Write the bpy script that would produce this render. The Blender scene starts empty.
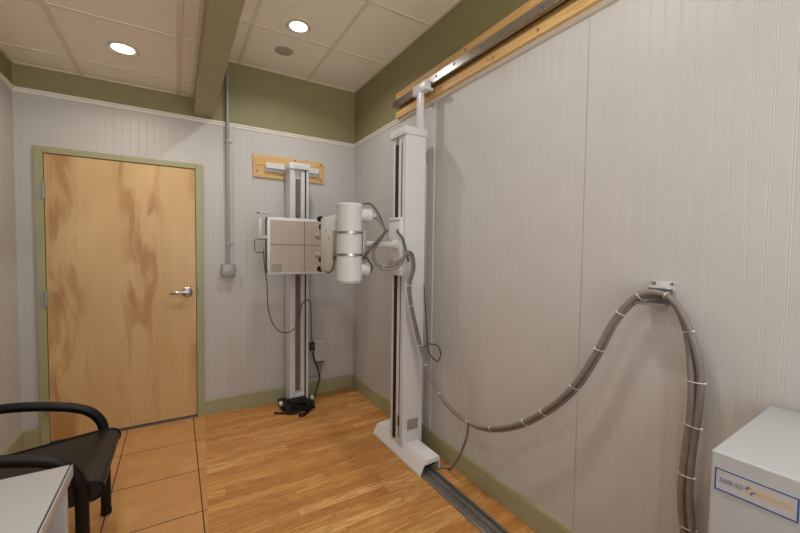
import bpy, bmesh, math, random
from mathutils import Vector, Matrix
random.seed(4)
PI = math.pi
sc = bpy.context.scene
COL = sc.collection

# ------------------------------------------------------------------ materials
def lin(c):
    c /= 255.0
    return c / 12.92 if c <= 0.04045 else ((c + 0.055) / 1.055) ** 2.4
def rgb(r, g, b): return (lin(r), lin(g), lin(b), 1.0)

class NT:
    """tiny node-tree helper"""
    def __init__(s, name):
        s.m = bpy.data.materials.new(name); s.m.use_nodes = True
        s.t = s.m.node_tree; s.b = s.t.nodes['Principled BSDF']
    def n(s, typ, **kw):
        nd = s.t.nodes.new(typ)
        for k, v in kw.items():
            if k in nd.inputs: nd.inputs[k].default_value = v
            else: setattr(nd, k, v)
        return nd
    def l(s, a, b): s.t.links.new(a, b)
    def math(s, op, a, b=None):
        nd = s.t.nodes.new('ShaderNodeMath'); nd.operation = op
        for i, v in enumerate((a, b)):
            if v is None: continue
            if isinstance(v, (int, float)): nd.inputs[i].default_value = v
            else: s.l(v, nd.inputs[i])
        return nd.outputs[0]
    def mix(s, fac, a, b, blend='MIX'):
        nd = s.t.nodes.new('ShaderNodeMix'); nd.data_type = 'RGBA'; nd.blend_type = blend
        for i, v in ((0, fac), (6, a), (7, b)):
            if isinstance(v, (int, float)): nd.inputs[i].default_value = v
            elif isinstance(v, tuple): nd.inputs[i].default_value = v
            else: s.l(v, nd.inputs[i])
        return nd.outputs[2]
    def ramp(s, fac, stops):
        nd = s.t.nodes.new('ShaderNodeValToRGB')
        e = nd.color_ramp.elements
        while len(e) < len(stops): e.new(0.5)
        for el, (p, c) in zip(e, stops): el.position = p; el.color = c
        s.l(fac, nd.inputs[0]); return nd.outputs[0]
    def obj_xyz(s):
        tc = s.n('ShaderNodeNewGeometry')
        sp = s.n('ShaderNodeSeparateXYZ'); s.l(tc.outputs['Position'], sp.inputs[0])
        return tc.outputs['Position'], sp.outputs[0], sp.outputs[1], sp.outputs[2]
    def noise(s, vec, scale, detail=3.0, rough=0.5, mapping=None, dist=0.0):
        if mapping:
            mp = s.n('ShaderNodeMapping'); mp.inputs['Scale'].default_value = mapping
            s.l(vec, mp.inputs[0]); vec = mp.outputs[0]
        nz = s.n('ShaderNodeTexNoise'); nz.inputs['Scale'].default_value = scale
        nz.inputs['Detail'].default_value = detail; nz.inputs['Roughness'].default_value = rough
        nz.inputs['Distortion'].default_value = dist
        s.l(vec, nz.inputs['Vector']); return nz.outputs['Fac']
    def bump(s, h, strength, dist=0.002):
        b = s.n('ShaderNodeBump'); b.inputs['Strength'].default_value = strength
        b.inputs['Distance'].default_value = dist
        s.l(h, b.inputs['Height']); s.l(b.outputs[0], s.b.inputs['Normal'])

def plain(name, col, rough=0.5, metal=0.0, var=0.05, scale=30.0, bump=0.0, spec=0.5):
    """a solid colour with faint procedural mottling"""
    k = NT(name)
    c = rgb(*col)
    tc = k.n('ShaderNodeTexCoord')
    f = k.noise(tc.outputs['Object'], scale, 4)
    lo = tuple(max(0, x * (1 - var)) for x in c[:3]) + (1,)
    hi = tuple(min(1, x * (1 + var)) for x in c[:3]) + (1,)
    k.l(k.ramp(f, [(0.3, lo), (0.7, hi)]), k.b.inputs['Base Color'])
    k.b.inputs['Roughness'].default_value = rough
    k.b.inputs['Metallic'].default_value = metal
    k.b.inputs['Specular IOR Level'].default_value = spec
    if bump: k.bump(f, bump)
    return k.m

M = {}
M['wall'] = plain('painted_beadboard', (194, 192, 190), 0.45, var=0.02, scale=6)
M['green'] = plain('olive_paint', (140, 135, 98), 0.6, var=0.03, scale=8)
M['greentrim'] = plain('olive_gloss_paint', (164, 162, 128), 0.4, var=0.04, scale=12)
M['trimwhite'] = plain('white_trim_paint', (226, 223, 214), 0.4, var=0.02)
M['beam'] = plain('beam_paint', (160, 152, 114), 0.55, var=0.03, scale=8)
M['tee'] = plain('ceiling_tee_enamel', (222, 214, 198), 0.5, var=0.02)
M['white'] = plain('white_enamel', (212, 214, 217), 0.32, var=0.02, scale=10)
M['white2'] = plain('white_plastic', (200, 199, 197), 0.4, var=0.03)
M['alu'] = plain('anodised_aluminium', (206, 207, 209), 0.32, 0.05, var=0.03)
M['steel'] = plain('brushed_steel', (170, 166, 160), 0.28, 1.0, var=0.12, scale=60)
M['galv'] = plain('galvanised_steel', (160, 162, 158), 0.42, 0.4, var=0.12, scale=90)
M['darksteel'] = plain('dull_steel_rail', (128, 126, 122), 0.34, 0.5, var=0.12, scale=50)
M['chrome'] = plain('satin_nickel', (190, 190, 195), 0.25, 1.0, var=0.03)
M['black'] = plain('black_plastic', (14, 13, 13), 0.45, var=0.15, spec=0.3)
M['vinyl'] = plain('black_vinyl', (27, 24, 21), 0.40, var=0.2, scale=200, bump=0.15)
M['slot'] = plain('dark_slot', (26, 22, 20), 0.6, var=0.1)
M['belt'] = plain('brown_belt', (112, 96, 86), 0.6, var=0.08)
M['hv'] = plain('grey_cable_jacket', (128, 121, 117), 0.5, var=0.08, scale=40)
M['hvdark'] = plain('dark_grey_cable', (84, 79, 75), 0.5, var=0.08, scale=40)
M['tie'] = plain('white_nylon', (225, 222, 215), 0.4, var=0.03)
M['greenwire'] = plain('green_wire', (48, 84, 42), 0.45, var=0.1)
M['panel'] = plain('bucky_face_grey', (181, 170, 162), 0.45, var=0.02)
M['line'] = plain('engraved_line', (108, 98, 92), 0.6, var=0.05)
M['tan'] = plain('tan_knob', (176, 160, 145), 0.45, var=0.04)
M['label'] = plain('grey_label', (150, 145, 138), 0.5, var=0.25, scale=180)
M['laminate'] = plain('white_laminate', (176, 175, 176), 0.4, var=0.02)
M['tag'] = plain('label_white', (188, 189, 191), 0.35, var=0.01)
M['blue'] = plain('blue_print', (26, 78, 170), 0.5, var=0.03)
M['navy'] = plain('navy_print', (16, 66, 150), 0.5, var=0.03)
M['orange'] = plain('orange_print', (226, 172, 48), 0.5, var=0.03)
M['whitebase'] = plain('white_base_enamel', (222, 222, 222), 0.35, var=0.02)
M['cab'] = plain('cabinet_enamel', (178, 181, 184), 0.35, var=0.02, scale=10)
M['disc'] = plain('grey_disc', (172, 162, 148), 0.7, var=0.06, scale=200)
M['rubber'] = plain('rubber_edge', (70, 66, 62), 0.6, var=0.1)

def mat_ceiling():
    k = NT('ceiling_tile')
    pos, x, y, z = k.obj_xyz()
    f = k.noise(pos, 260, 3); g = k.noise(pos, 3, 2)
    c = k.ramp(f, [(0.3, rgb(238, 231, 218)), (0.6, rgb(243, 238, 227))])
    k.l(k.mix(0.25, c, k.ramp(g, [(0.3, rgb(237, 230, 216)), (0.7, rgb(238, 231, 217))])), k.b.inputs['Base Color'])
    k.b.inputs['Roughness'].default_value = 0.85
    k.bump(f, 0.25, 0.003); return k.m
M['tile_c'] = mat_ceiling()

def mat_laminate():
    k = NT('oak_strip_laminate')
    pos, x, y, z = k.obj_xyz()
    W, L = 0.064, 0.85
    ry = k.math('DIVIDE', y, W); row = k.math('FLOOR', ry)
    wn = k.n('ShaderNodeTexWhiteNoise', noise_dimensions='1D'); k.l(row, wn.inputs['W'])
    xs = k.math('ADD', k.math('DIVIDE', x, L), k.math('MULTIPLY', wn.outputs['Value'], 5.0))
    col = k.math('FLOOR', xs)
    cv = k.n('ShaderNodeCombineXYZ'); k.l(row, cv.inputs[0]); k.l(col, cv.inputs[1])
    w2 = k.n('ShaderNodeTexWhiteNoise', noise_dimensions='2D'); k.l(cv.outputs[0], w2.inputs['Vector'])
    # grain coordinates are shifted per strip
    off = k.n('ShaderNodeVectorMath', operation='MULTIPLY_ADD')
    k.l(w2.outputs['Color'], off.inputs[0]); off.inputs[1].default_value = (7, 7, 7); k.l(pos, off.inputs[2])
    g1 = k.noise(off.outputs[0], 9, 5, 0.62, (0.55, 5.5, 1), 1.4)
    g2 = k.noise(off.outputs[0], 60, 3, 0.6, (0.35, 5, 1))
    base = k.ramp(w2.outputs['Value'], [(0.0, rgb(180, 120, 62)), (0.35, rgb(198, 142, 78)), (0.7, rgb(210, 156, 90)), (1.0, rgb(222, 174, 108))])
    c = k.mix(k.math('MULTIPLY', k.ramp(g1, [(0.42, (0, 0, 0, 1)), (0.62, (1, 1, 1, 1))]), 0.72), base, rgb(160, 96, 42))
    c = k.mix(k.math('MULTIPLY', k.ramp(g2, [(0.5, (0, 0, 0, 1)), (0.7, (1, 1, 1, 1))]), 0.25), c, rgb(232, 182, 112))
    fy = k.math('FRACT', ry); fx = k.math('FRACT', xs)
    ey = k.math('LESS_THAN', k.math('MINIMUM', fy, k.math('SUBTRACT', 1.0, fy)), 0.018)
    ex = k.math('LESS_THAN', fx, 0.004)
    e = k.math('MULTIPLY', k.math('MAXIMUM', ey, ex), 0.45)
    c = k.mix(e, c, rgb(120, 72, 32))
    k.l(c, k.b.inputs['Base Color']); k.b.inputs['Roughness'].default_value = 0.42
    k.bump(g2, 0.05); return k.m
M['laminate_floor'] = mat_laminate()

def mat_tile():
    k = NT('terracotta_tile')
    pos, x, y, z = k.obj_xyz()
    S = 0.43
    tx = k.math('DIVIDE', k.math('ADD', x, 1.4385), 0.44); ty = k.math('DIVIDE', k.math('ADD', y, 0.012), S)
    fx = k.math('FRACT', tx); fy = k.math('FRACT', ty)
    cv = k.n('ShaderNodeCombineXYZ'); k.l(k.math('FLOOR', tx), cv.inputs[0]); k.l(k.math('FLOOR', ty), cv.inputs[1])
    w2 = k.n('ShaderNodeTexWhiteNoise', noise_dimensions='2D'); k.l(cv.outputs[0], w2.inputs['Vector'])
    f = k.noise(pos, 5, 6, 0.65, None, 0.8); g = k.noise(pos, 60, 3)
    c = k.ramp(f, [(0.3, rgb(188, 134, 80)), (0.55, rgb(204, 152, 96)), (0.75, rgb(212, 166, 112))])
    c = k.mix(k.math('MULTIPLY', w2.outputs['Value'], 0.25), c, rgb(186, 132, 78))
    c = k.mix(k.math('MULTIPLY', g, 0.2), c, rgb(176, 122, 70))
    ex = k.math('LESS_THAN', k.math('MINIMUM', fx, k.math('SUBTRACT', 1.0, fx)), 0.007)
    ey = k.math('LESS_THAN', k.math('MINIMUM', fy, k.math('SUBTRACT', 1.0, fy)), 0.007)
    e = k.math('MAXIMUM', ex, ey)
    c = k.mix(e, c, rgb(64, 52, 44))
    k.l(c, k.b.inputs['Base Color']); k.b.inputs['Roughness'].default_value = 0.45
    k.bump(k.math('SUBTRACT', 1.0, e), 0.6, 0.002); return k.m
M['tile'] = mat_tile()

def mat_door():
    k = NT('maple_veneer')
    pos, x, y, z = k.obj_xyz()
    wob = k.noise(pos, 1.6, 2, 0.5, (1, 1, 0.8))
    xw = k.math('ADD', x, k.math('MULTIPLY', wob, 0.22))
    wv = k.math('ABSOLUTE', k.math('SINE', k.math('MULTIPLY', k.math('ADD', xw, 1.91), PI / 0.47)))     # two leaves of figure across the door
    band = k.ramp(wv, [(0.50, (0, 0, 0, 1)), (0.92, (1, 1, 1, 1))])
    f = k.noise(pos, 3.0, 4, 0.55, (2.6, 1, 0.55), 1.2)
    g = k.noise(pos, 24, 4, 0.6, (2.5, 1, 0.10), 0.4)
    c = k.ramp(k.noise(pos, 2, 2, 0.5, (2, 1, .6)), [(0.35, rgb(207, 172, 120)), (0.65, rgb(215, 182, 132))])
    c = k.mix(k.math('MULTIPLY', k.ramp(g, [(0.45, (0, 0, 0, 1)), (0.7, (1, 1, 1, 1))]), 0.18), c, rgb(184, 138, 84))
    fl = k.math('MULTIPLY', k.ramp(f, [(0.46, (0, 0, 0, 1)), (0.62, (1, 1, 1, 1))]), band)
    c = k.mix(k.math('MULTIPLY', fl, 0.75), c, rgb(170, 121, 70))
    k.l(c, k.b.inputs['Base Color']); k.b.inputs['Roughness'].default_value = 0.42
    return k.m
M['door'] = mat_door()

def mat_pine(axis):
    k = NT('pine_board_' + 'xyz'[axis])
    pos, x, y, z = k.obj_xyz()
    sc_ = [9, 9, 9]; sc_[axis] = 0.7
    f = k.noise(pos, 5, 5, 0.6, tuple(sc_), 0.8)
    g = k.noise(pos, 7, 2, 0.5)
    c = k.ramp(f, [(0.3, rgb(222, 188, 132)), (0.55, rgb(208, 168, 108)), (0.72, rgb(184, 134, 76))])
    c = k.mix(k.math('MULTIPLY', k.ramp(g, [(0.68, (0, 0, 0, 1)), (0.74, (1, 1, 1, 1))]), 0.6), c, rgb(140, 84, 38))
    k.l(c, k.b.inputs['Base Color']); k.b.inputs['Roughness'].default_value = 0.5
    return k.m
M['pine_x'] = mat_pine(0); M['pine_y'] = mat_pine(1)

def mat_emit(name, col, s):
    k = NT(name)
    k.b.inputs['Base Color'].default_value = (0.8, 0.8, 0.8, 1)
    k.b.inputs['Emission Color'].default_value = col; k.b.inputs['Emission Strength'].default_value = s
    return k.m

# ------------------------------------------------------------------ mesh builders
class MB:
    def __init__(s): s.bm = bmesh.new()
    def box(s, x0, x1, y0, y1, z0, z1, bev=0.0, seg=2, mtx=None):
        r = bmesh.ops.create_cube(s.bm, size=1.0)
        vs = r['verts']
        T = Matrix.Translation(((x0 + x1) / 2, (y0 + y1) / 2, (z0 + z1) / 2)) @ Matrix.Diagonal((abs(x1 - x0), abs(y1 - y0), abs(z1 - z0), 1))
        bmesh.ops.transform(s.bm, matrix=T, verts=vs)
        if bev:
            es = list({e for v in vs for e in v.link_edges})
            r2 = bmesh.ops.bevel(s.bm, geom=es, offset=bev, segments=seg, affect='EDGES', profile=0.5)
            vs = list({v for f in r2['faces'] for v in f.verts} | {v for v in vs if v.is_valid})
        if mtx is not None: bmesh.ops.transform(s.bm, matrix=mtx, verts=[v for v in vs if v.is_valid])
        return s
    def cyl(s, p0, p1, r, seg=24, r2=None, bev=0.0):
        p0, p1 = Vector(p0), Vector(p1); d = p1 - p0; L = d.length
        r2 = r if r2 is None else r2
        prof = [(0, 0), (r, 0), (r2, L), (0, L)]
        if bev: prof = [(0, 0), (r - bev, 0), (r, bev), (r2, L - bev), (r2 - bev, L), (0, L)]
        return s.lathe(prof, p0, d, seg)
    def lathe(s, prof, origin=(0, 0, 0), axis=(0, 0, 1), seg=24):
        q = Vector(axis).to_track_quat('Z', 'Y').to_matrix().to_4x4(); q.translation = Vector(origin)
        rings = []
        for r, h in prof:
            if r < 1e-6: rings.append([s.bm.verts.new(q @ Vector((0, 0, h)))])
            else: rings.append([s.bm.verts.new(q @ Vector((r * math.cos(2 * PI * i / seg), r * math.sin(2 * PI * i / seg), h))) for i in range(seg)])
        for a, b in zip(rings, rings[1:]):
            if len(a) == 1 and len(b) == 1: continue
            for i in range(seg):
                j = (i + 1) % seg
                if len(a) == 1: s.bm.faces.new((a[0], b[j], b[i]))
                elif len(b) == 1: s.bm.faces.new((a[i], a[j], b[0]))
                else: s.bm.faces.new((a[i], a[j], b[j], b[i]))
        return s
    def tube(s, pts, r, seg=10, sub=6, flat=1.0, smooth=True, taper=None):
        P = [Vector(p) for p in pts]
        if smooth and len(P) > 2: P = catmull(P, sub)
        n = len(P); ref = None; rings = []; r_full = r
        for i in range(n):
            if taper: r = r_full * (taper[0] if i < taper[1] else min(1.0, taper[0] + (1 - taper[0]) * (i - taper[1]) / taper[2]))
            t = (P[min(i + 1, n - 1)] - P[max(i - 1, 0)]).normalized()
            if ref is None:
                ref = t.cross(Vector((0, 0, 1)))
                if ref.length < 0.1: ref = t.cross(Vector((1, 0, 0)))
            ref = (ref - t * ref.dot(t)).normalized(); bi = t.cross(ref)
            rings.append([s.bm.verts.new(P[i] + ref * (r * flat * math.cos(2 * PI * k / seg)) + bi * (r * math.sin(2 * PI * k / seg))) for k in range(seg)])
        for a, b in zip(rings, rings[1:]):
            for i in range(seg):
                j = (i + 1) % seg; s.bm.faces.new((a[i], a[j], b[j], b[i]))
        s.bm.faces.new(rings[0][::-1]); s.bm.faces.new(rings[-1])
        return s
    def prism(s, poly, axis, a, b):
        """extrude a 2-D polygon along x, y or z between a and b"""
        def P(u, v, w):
            return {0: (w, u, v), 1: (u, w, v), 2: (u, v, w)}[axis]
        A = [s.bm.verts.new(P(u, v, a)) for u, v in poly]; B = [s.bm.verts.new(P(u, v, b)) for u, v in poly]
        n = len(poly)
        for i in range(n): s.bm.faces.new((A[i], A[(i + 1) % n], B[(i + 1) % n], B[i]))
        s.bm.faces.new(A[::-1]); s.bm.faces.new(B)
        return s
    def ring(s, c, axis, R, r, seg=20, sides=8):
        q = Vector(axis).to_track_quat('Z', 'Y').to_matrix().to_4x4(); q.translation = Vector(c)
        rows = []
        for i in range(seg):
            a = 2 * PI * i / seg
            rows.append([s.bm.verts.new(q @ Vector(((R + r * math.cos(2 * PI * k / sides)) * math.cos(a), (R + r * math.cos(2 * PI * k / sides)) * math.sin(a), r * math.sin(2 * PI * k / sides)))) for k in range(sides)])
        for i in range(seg):
            a, b = rows[i], rows[(i + 1) % seg]
            for k in range(sides):
                j = (k + 1) % sides; s.bm.faces.new((a[k], b[k], b[j], a[j]))
        return s
    def build(s, name, m, parent=None, smooth=True, origin=None):
        bmesh.ops.recalc_face_normals(s.bm, faces=s.bm.faces[:])
        me = bpy.data.meshes.new(name)
        if parent is not None:
            off = WORLD_LOC[parent.name]
            o_ = Vector(origin) if origin is not None else off
        else:
            o_ = Vector(origin) if origin is not None else Vector((0, 0, 0))
        bmesh.ops.translate(s.bm, vec=-o_, verts=s.bm.verts[:])
        if smooth:
            for f in s.bm.faces: f.smooth = True
            for e in s.bm.edges:
                if len(e.link_faces) == 2 and e.calc_face_angle(0) > 0.6: e.smooth = False
        s.bm.to_mesh(me); s.bm.free(); me.materials.append(m)
        o = bpy.data.objects.new(name, me); COL.objects.link(o)
        if parent is not None:
            o.parent = parent; o.location = o_ - WORLD_LOC[parent.name]
        else: o.location = o_
        WORLD_LOC[o.name] = o_.copy()
        return o
WORLD_LOC = {}

def catmull(P, sub):
    out = []
    n = len(P)
    for i in range(n - 1):
        p0 = P[i - 1] if i > 0 else P[0] * 2 - P[1]
        p1, p2 = P[i], P[i + 1]
        p3 = P[i + 2] if i + 2 < n else P[-1] * 2 - P[-2]
        for k in range(sub):
            t = k / sub
            out.append(0.5 * ((2 * p1) + (p2 - p0) * t + (2 * p0 - 5 * p1 + 4 * p2 - p3) * t * t + (3 * p1 - p0 - 3 * p2 + p3) * t ** 3))
    out.append(P[-1].copy())
    return out

def tag(o, label, cat=None, group=None, kind=None):
    if label: o['label'] = label
    if cat: o['category'] = cat
    if group: o['group'] = group
    if kind: o['kind'] = kind
    return o
def thing(name, loc, label, cat, group=None, kind=None):
    o = bpy.data.objects.new(name, None); COL.objects.link(o); o.location = loc
    o.empty_display_size = 0.1
    WORLD_LOC[o.name] = Vector(loc)
    return tag(o, label, cat, group, kind)
def struct(mb, name, m, label=None, cat=None, smooth=True):
    o = mb.build(name, m, smooth=smooth); o['kind'] = 'structure'
    return tag(o, label, cat)

# ------------------------------------------------------------------ room dimensions (metres)
XL, XR, YB, YF = -2.473, 0.0, 0.0, -4.7
ZT, ZL, ZC = 2.456, 2.617, 2.973      # panel cap, low ceiling, high ceiling
BX0, BX1, BZ = -1.415, -1.278, 2.472  # beam
SEAM = [(-1.351, 0.0), (-1.424, -1.5), (-1.58, YF)]

# floors
b = MB(); b.prism([(XL - .1, .1), (SEAM[0][0], .1), SEAM[0], SEAM[1], SEAM[2], (XL - .1, YF)], 2, -0.06, 0.0)
struct(b, 'floor', M['tile'], 'orange brown ceramic tile floor strip in front of the door', 'floor', False)
b = MB(); b.prism([(SEAM[0][0], .1), (XR + .1, .1), (XR + .1, YF), SEAM[2], SEAM[1], SEAM[0]], 2, -0.06, 0.0)
struct(b, 'floor.001', M['laminate_floor'], 'honey oak strip laminate floor under the x-ray stands', 'floor', False)

# beadboard walls: real V grooves every two inches
def grooved(b, u0, u1, z0, z1, P, phase=0.0, pitch=0.0508, w=0.003, d=0.0008):
    prof = [(u0, 0.0)]
    k = math.ceil((u0 - phase + w) / pitch)
    while phase + k * pitch < u1 - w:
        c = phase + k * pitch
        for du in (-0.007, 0.0):
            prof += [(c + du - w / 2, 0), (c + du, -d), (c + du + w / 2, 0)]
        k += 1
    prof = [q for q in prof if u0 <= q[0] <= u1] + [(u1, 0.0)]
    A = [b.bm.verts.new(P(u, v, z0)) for u, v in prof]; B = [b.bm.verts.new(P(u, v, z1)) for u, v in prof]
    for i in range(len(prof) - 1):
        if prof[i + 1][0] - prof[i][0] > 1e-6: b.bm.faces.new((A[i], A[i + 1], B[i + 1], B[i]))

DX0, DX1, DZ = -2.326, -1.407, 2.042   # door slab
FX0, FX1, FZ = -2.375, -1.355, 2.085   # frame outside
back = lambda u, v, z: (u, -v, z)
b = MB()
grooved(b, XL, FX0 + .02, 0, ZT, back); grooved(b, FX1 - .02, XR, 0, ZT, back); grooved(b, FX0 + .02, FX1 - .02, FZ - .02, ZT, back)
b.box(XL - .1, FX0 + .02, .004, .1, 0, ZT); b.box(FX1 - .02, XR + .1, .004, .1, 0, ZT); b.box(FX0 + .02, FX1 - .02, .004, .1, FZ - .02, ZT)
struct(b, 'wall_back', M['wall'], 'white beadboard wall with the maple door', 'wall', False)
b = MB(); b.box(XL - .1, XR + .1, 0.0, .1, ZT, ZC + .05); struct(b, 'wall_back.001', M['green'], 'olive painted wall band above the white back panelling', 'wall', False)
right = lambda u, v, z: (-v, u, z)
b = MB(); grooved(b, YF, -2.4897, 0, ZT, lambda u, v, z: (-v, u, z), 0.01); grooved(b, -2.4883, YB, 0, ZT, lambda u, v, z: (-v, u, z), 0.01)
b.box(.004, .1, YF, .1, 0, ZT)
struct(b, 'wall_right', M['wall'], 'white beadboard wall behind the tube stand', 'wall', False)
b = MB(); b.box(0, .1, YF, .1, ZT, ZC + .05); struct(b, 'wall_right.001', M['green'], 'olive painted wall band above the overhead rail', 'wall', False)
b = MB(); grooved(b, YF, YB, 0, ZT, lambda u, v, z: (XL + v, u, z), 0.02); b.box(XL - .1, XL - .004, YF, .1, 0, ZT)
struct(b, 'wall_left', M['wall'], 'white beadboard wall at the chair side', 'wall', False)
b = MB(); b.box(XL - .1, XL, YF, .1, ZT, ZC + .05); struct(b, 'wall_left.001', M['green'], 'olive wall band above the left panelling', 'wall', False)
WX0, WX1, WZ0, WZ1 = -2.35, -.12, .85, 2.42     # wide opening for an added window behind the camera, lets in soft fill
b = MB(); b.box(XL - .1, XR + .1, YF - .1, YF, 0, WZ0); b.box(XL - .1, XR + .1, YF - .1, YF, WZ1, ZC + .05); b.box(XL - .1, WX0, YF - .1, YF, WZ0, WZ1); b.box(WX1, XR + .1, YF - .1, YF, WZ0, WZ1); struct(b, 'wall_front', M['wall'], 'plain white wall behind the camera', 'wall', False)

win = thing('added_window_1', ((WX0 + WX1) / 2, YF - .05, WZ0), 'added wide white framed window, unseen behind the camera, for soft fill light', 'window', kind='structure')
b = MB()
for xa, xb, za, zb in ((WX0, WX1, WZ0, WZ0 + .05), (WX0, WX1, WZ1 - .05, WZ1), (WX0, WX0 + .05, WZ0 + .05, WZ1 - .05), (WX1 - .05, WX1, WZ0 + .05, WZ1 - .05), ((WX0 + WX1) / 2 - .025, (WX0 + WX1) / 2 + .025, WZ0 + .05, WZ1 - .05)):
    b.box(xa, xb, YF - .08, YF - .03, za, zb)
b.build('added_window_frame', M['trimwhite'], win, False)
L = bpy.data.lights.new('added_window_portal', 'AREA'); L.shape = 'RECTANGLE'; L.size = WX1 - WX0; L.size_y = WZ1 - WZ0; L.cycles.is_portal = True  # portal for the added window's fill light
lo = bpy.data.objects.new('added_window_portal', L); COL.objects.link(lo); lo.location = ((WX0 + WX1) / 2, YF - .02, (WZ0 + WZ1) / 2); lo.rotation_euler = (PI / 2, 0, 0)

# cap trim along the top of the panelling
def cap(u0, u1, P, name, lab):
    b = MB(); prof = [(0, 2.430), (.006, 2.430), (.008, 2.446), (.016, 2.449), (.016, 2.460), (0, 2.462)]
    A = [b.bm.verts.new(P(u0, v, z)) for v, z in prof]; B = [b.bm.verts.new(P(u1, v, z)) for v, z in prof]
    n = len(prof)
    for i in range(n): b.bm.faces.new((A[i], A[(i + 1) % n], B[(i + 1) % n], B[i]))
    b.bm.faces.new(A[::-1]); b.bm.faces.new(B)
    struct(b, name, M['trimwhite'], lab, 'trim', False)
cap(XL, XR, lambda u, v, z: (u, -v, z), 'trim_1', 'white cap strip along the top of the back panelling')
cap(YF, -.016, lambda u, v, z: (-v, u, z), 'trim_2', 'white cap strip along the top of the right panelling')
cap(YF, -.016, lambda u, v, z: (XL + v, u, z), 'trim_3', 'white cap strip along the top of the left panelling')
b = MB(); b.box(-.010, 0, -1.372, -1.310, .131, 2.43, .002); struct(b, 'trim_4', M['wall'], 'white vertical batten on the wall beside the tube column', 'trim', False)

# baseboards
def base(u0, u1, P, name, lab):
    b = MB(); prof = [(0, 0), (.014, 0), (.014, .116), (.009, .131), (0, .131)]
    A = [b.bm.verts.new(P(u0, v, z)) for v, z in prof]; B = [b.bm.verts.new(P(u1, v, z)) for v, z in prof]
    n = len(prof)
    for i in range(n): b.bm.faces.new((A[i], A[(i + 1) % n], B[(i + 1) % n], B[i]))
    b.bm.faces.new(A[::-1]); b.bm.faces.new(B)
    struct(b, name, M['greentrim'], lab, 'baseboard', False)
base(FX1, XR, lambda u, v, z: (u, -v, z), 'baseboard_back', 'olive baseboard between the door and the room corner')
base(XL, FX0, lambda u, v, z: (u, -v, z), 'baseboard_back.001', 'short olive baseboard left of the door')
base(YF, -.014, lambda u, v, z: (-v, u, z), 'baseboard_right', 'olive baseboard behind the floor rail')
base(YF, -.014, lambda u, v, z: (XL + v, u, z), 'baseboard_left', 'olive baseboard behind the chair')

# beam and ceilings
b = MB(); b.box(BX0, BX1, YF, YB, BZ, ZC + .05, .004)
o = struct(b, 'trim_5', M['beam'], 'olive beige boxed ceiling beam between the two ceilings', 'beam', False)
b = MB(); b.box(XL - .1, BX0, YF, YB, ZL, ZL + .05); cl = struct(b, 'ceiling', M['tile_c'], 'low tiled ceiling above the door', 'ceiling', False)
b = MB(); b.box(BX1, XR + .1, YF, YB, ZC, ZC + .05); cr = struct(b, 'ceiling.001', M['tile_c'], 'high tiled ceiling above the x-ray stands', 'ceiling', False)
def tee(b, x0, x1, y0, y1, z, ax):
    b.box(x0, x1, y0, y1, z - .006, z - .0005, .001, 1)
b = MB()
for x in (-2.108, -1.520): b.box(x - .013, x + .013, YF, -.02, ZL - .006, ZL)
for y in (-.292, -.930, -1.575, -2.22, -2.865, -3.51, -4.155):
    for xa, xb in ((XL + .02, -2.121), (-2.095, -1.533), (-1.507, BX0 - .02)): b.box(xa, xb, y - .008, y + .008, ZL - .004, ZL)
b.box(XL, XL + .02, YF, 0, ZL - .006, ZL); b.box(BX0 - .02, BX0, YF, 0, ZL - .006, ZL); b.box(XL + .02, BX0 - .02, -.02, 0, ZL - .006, ZL)
b.build('grid_tee', M['tee'], cl, False)
b = MB()
for x in (-1.072, -.487): b.box(x - .011, x + .011, YF, -.02, ZC - .006, ZC)
for y in (-.655, -1.305, -1.95, -2.6, -3.25, -3.9):
    for xa, xb in ((BX1 + .02, -1.083), (-1.061, -.498), (-.476, -.02)): b.box(xa, xb, y - .009, y + .009, ZC - .004, ZC)
b.box(-.02, 0, YF, 0, ZC - .006, ZC); b.box(BX1, BX1 + .02, YF, 0, ZC - .006, ZC); b.box(BX1 + .02, -.02, -.02, 0, ZC - .006, ZC)
b.build('grid_tee', M['tee'], cr, False)

# ------------------------------------------------------------------ downlights
WARM, COOL = (1.0, 0.93, 0.80), (1.0, 0.97, 0.95)
emL = mat_emit('lamp_glow_warm', (1.0, 0.95, 0.82, 1), 9.0); emR = mat_emit('lamp_glow_cool', (1.0, 0.98, 0.95, 1), 9.0)
reflector = plain('lamp_reflector', (225, 222, 210), 0.15, 0.6, var=0.02)
def downlight(x, y, z, em, col, watt, label, first, size=.095, spread=150):
    t = thing('recessed_downlight', (x, y, z), label, 'ceiling light', 'recessed ceiling downlights')
    b = MB(); b.lathe([(.060, 0.0), (.083, -.001), (.084, -.006), (.078, -.009), (.066, -.007), (.060, -.003)], (x, y, z), (0, 0, 1), 40)
    b.build('trim_ring', reflector, t)
    b = MB(); b.lathe([(0, -.004), (.045, -.0045), (.064, -.003), (.064, -.0005), (0, -.0005)], (x, y, z), (0, 0, 1), 40)
    b.build('lens', em, t)
    L = bpy.data.lights.new('downlight_lamp', 'AREA'); L.shape = 'DISK'; L.size = size; L.energy = watt; L.color = col
    L.spread = math.radians(spread)
    lo = bpy.data.objects.new('downlight_lamp', L); COL.objects.link(lo); lo.location = (x, y, z - .012)
    return t
PW = 0.6
downlight(-1.814, -.61, ZL, emL, WARM, 15 * PW, 'lit round downlight in the low tiled ceiling above the door', True)
downlight(-.790, -.80, ZC, emR, COOL, 26 * PW, 'lit round downlight in the high ceiling near the grey disc', False)
downlight(-1.814, -2.54, ZL, emL, WARM, 15 * PW, 'added unseen downlight in the low ceiling above the white table', False)  # from here on the downlights are added out of view as even fill
downlight(-.790, -2.45, ZC, emR, COOL, 26 * PW, 'added unseen downlight in the high ceiling out over the floor rail', False)
downlight(-1.814, -4.2, ZL, emL, WARM, 15 * PW, 'added unseen downlight in the low ceiling at the front wall', False)
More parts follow.
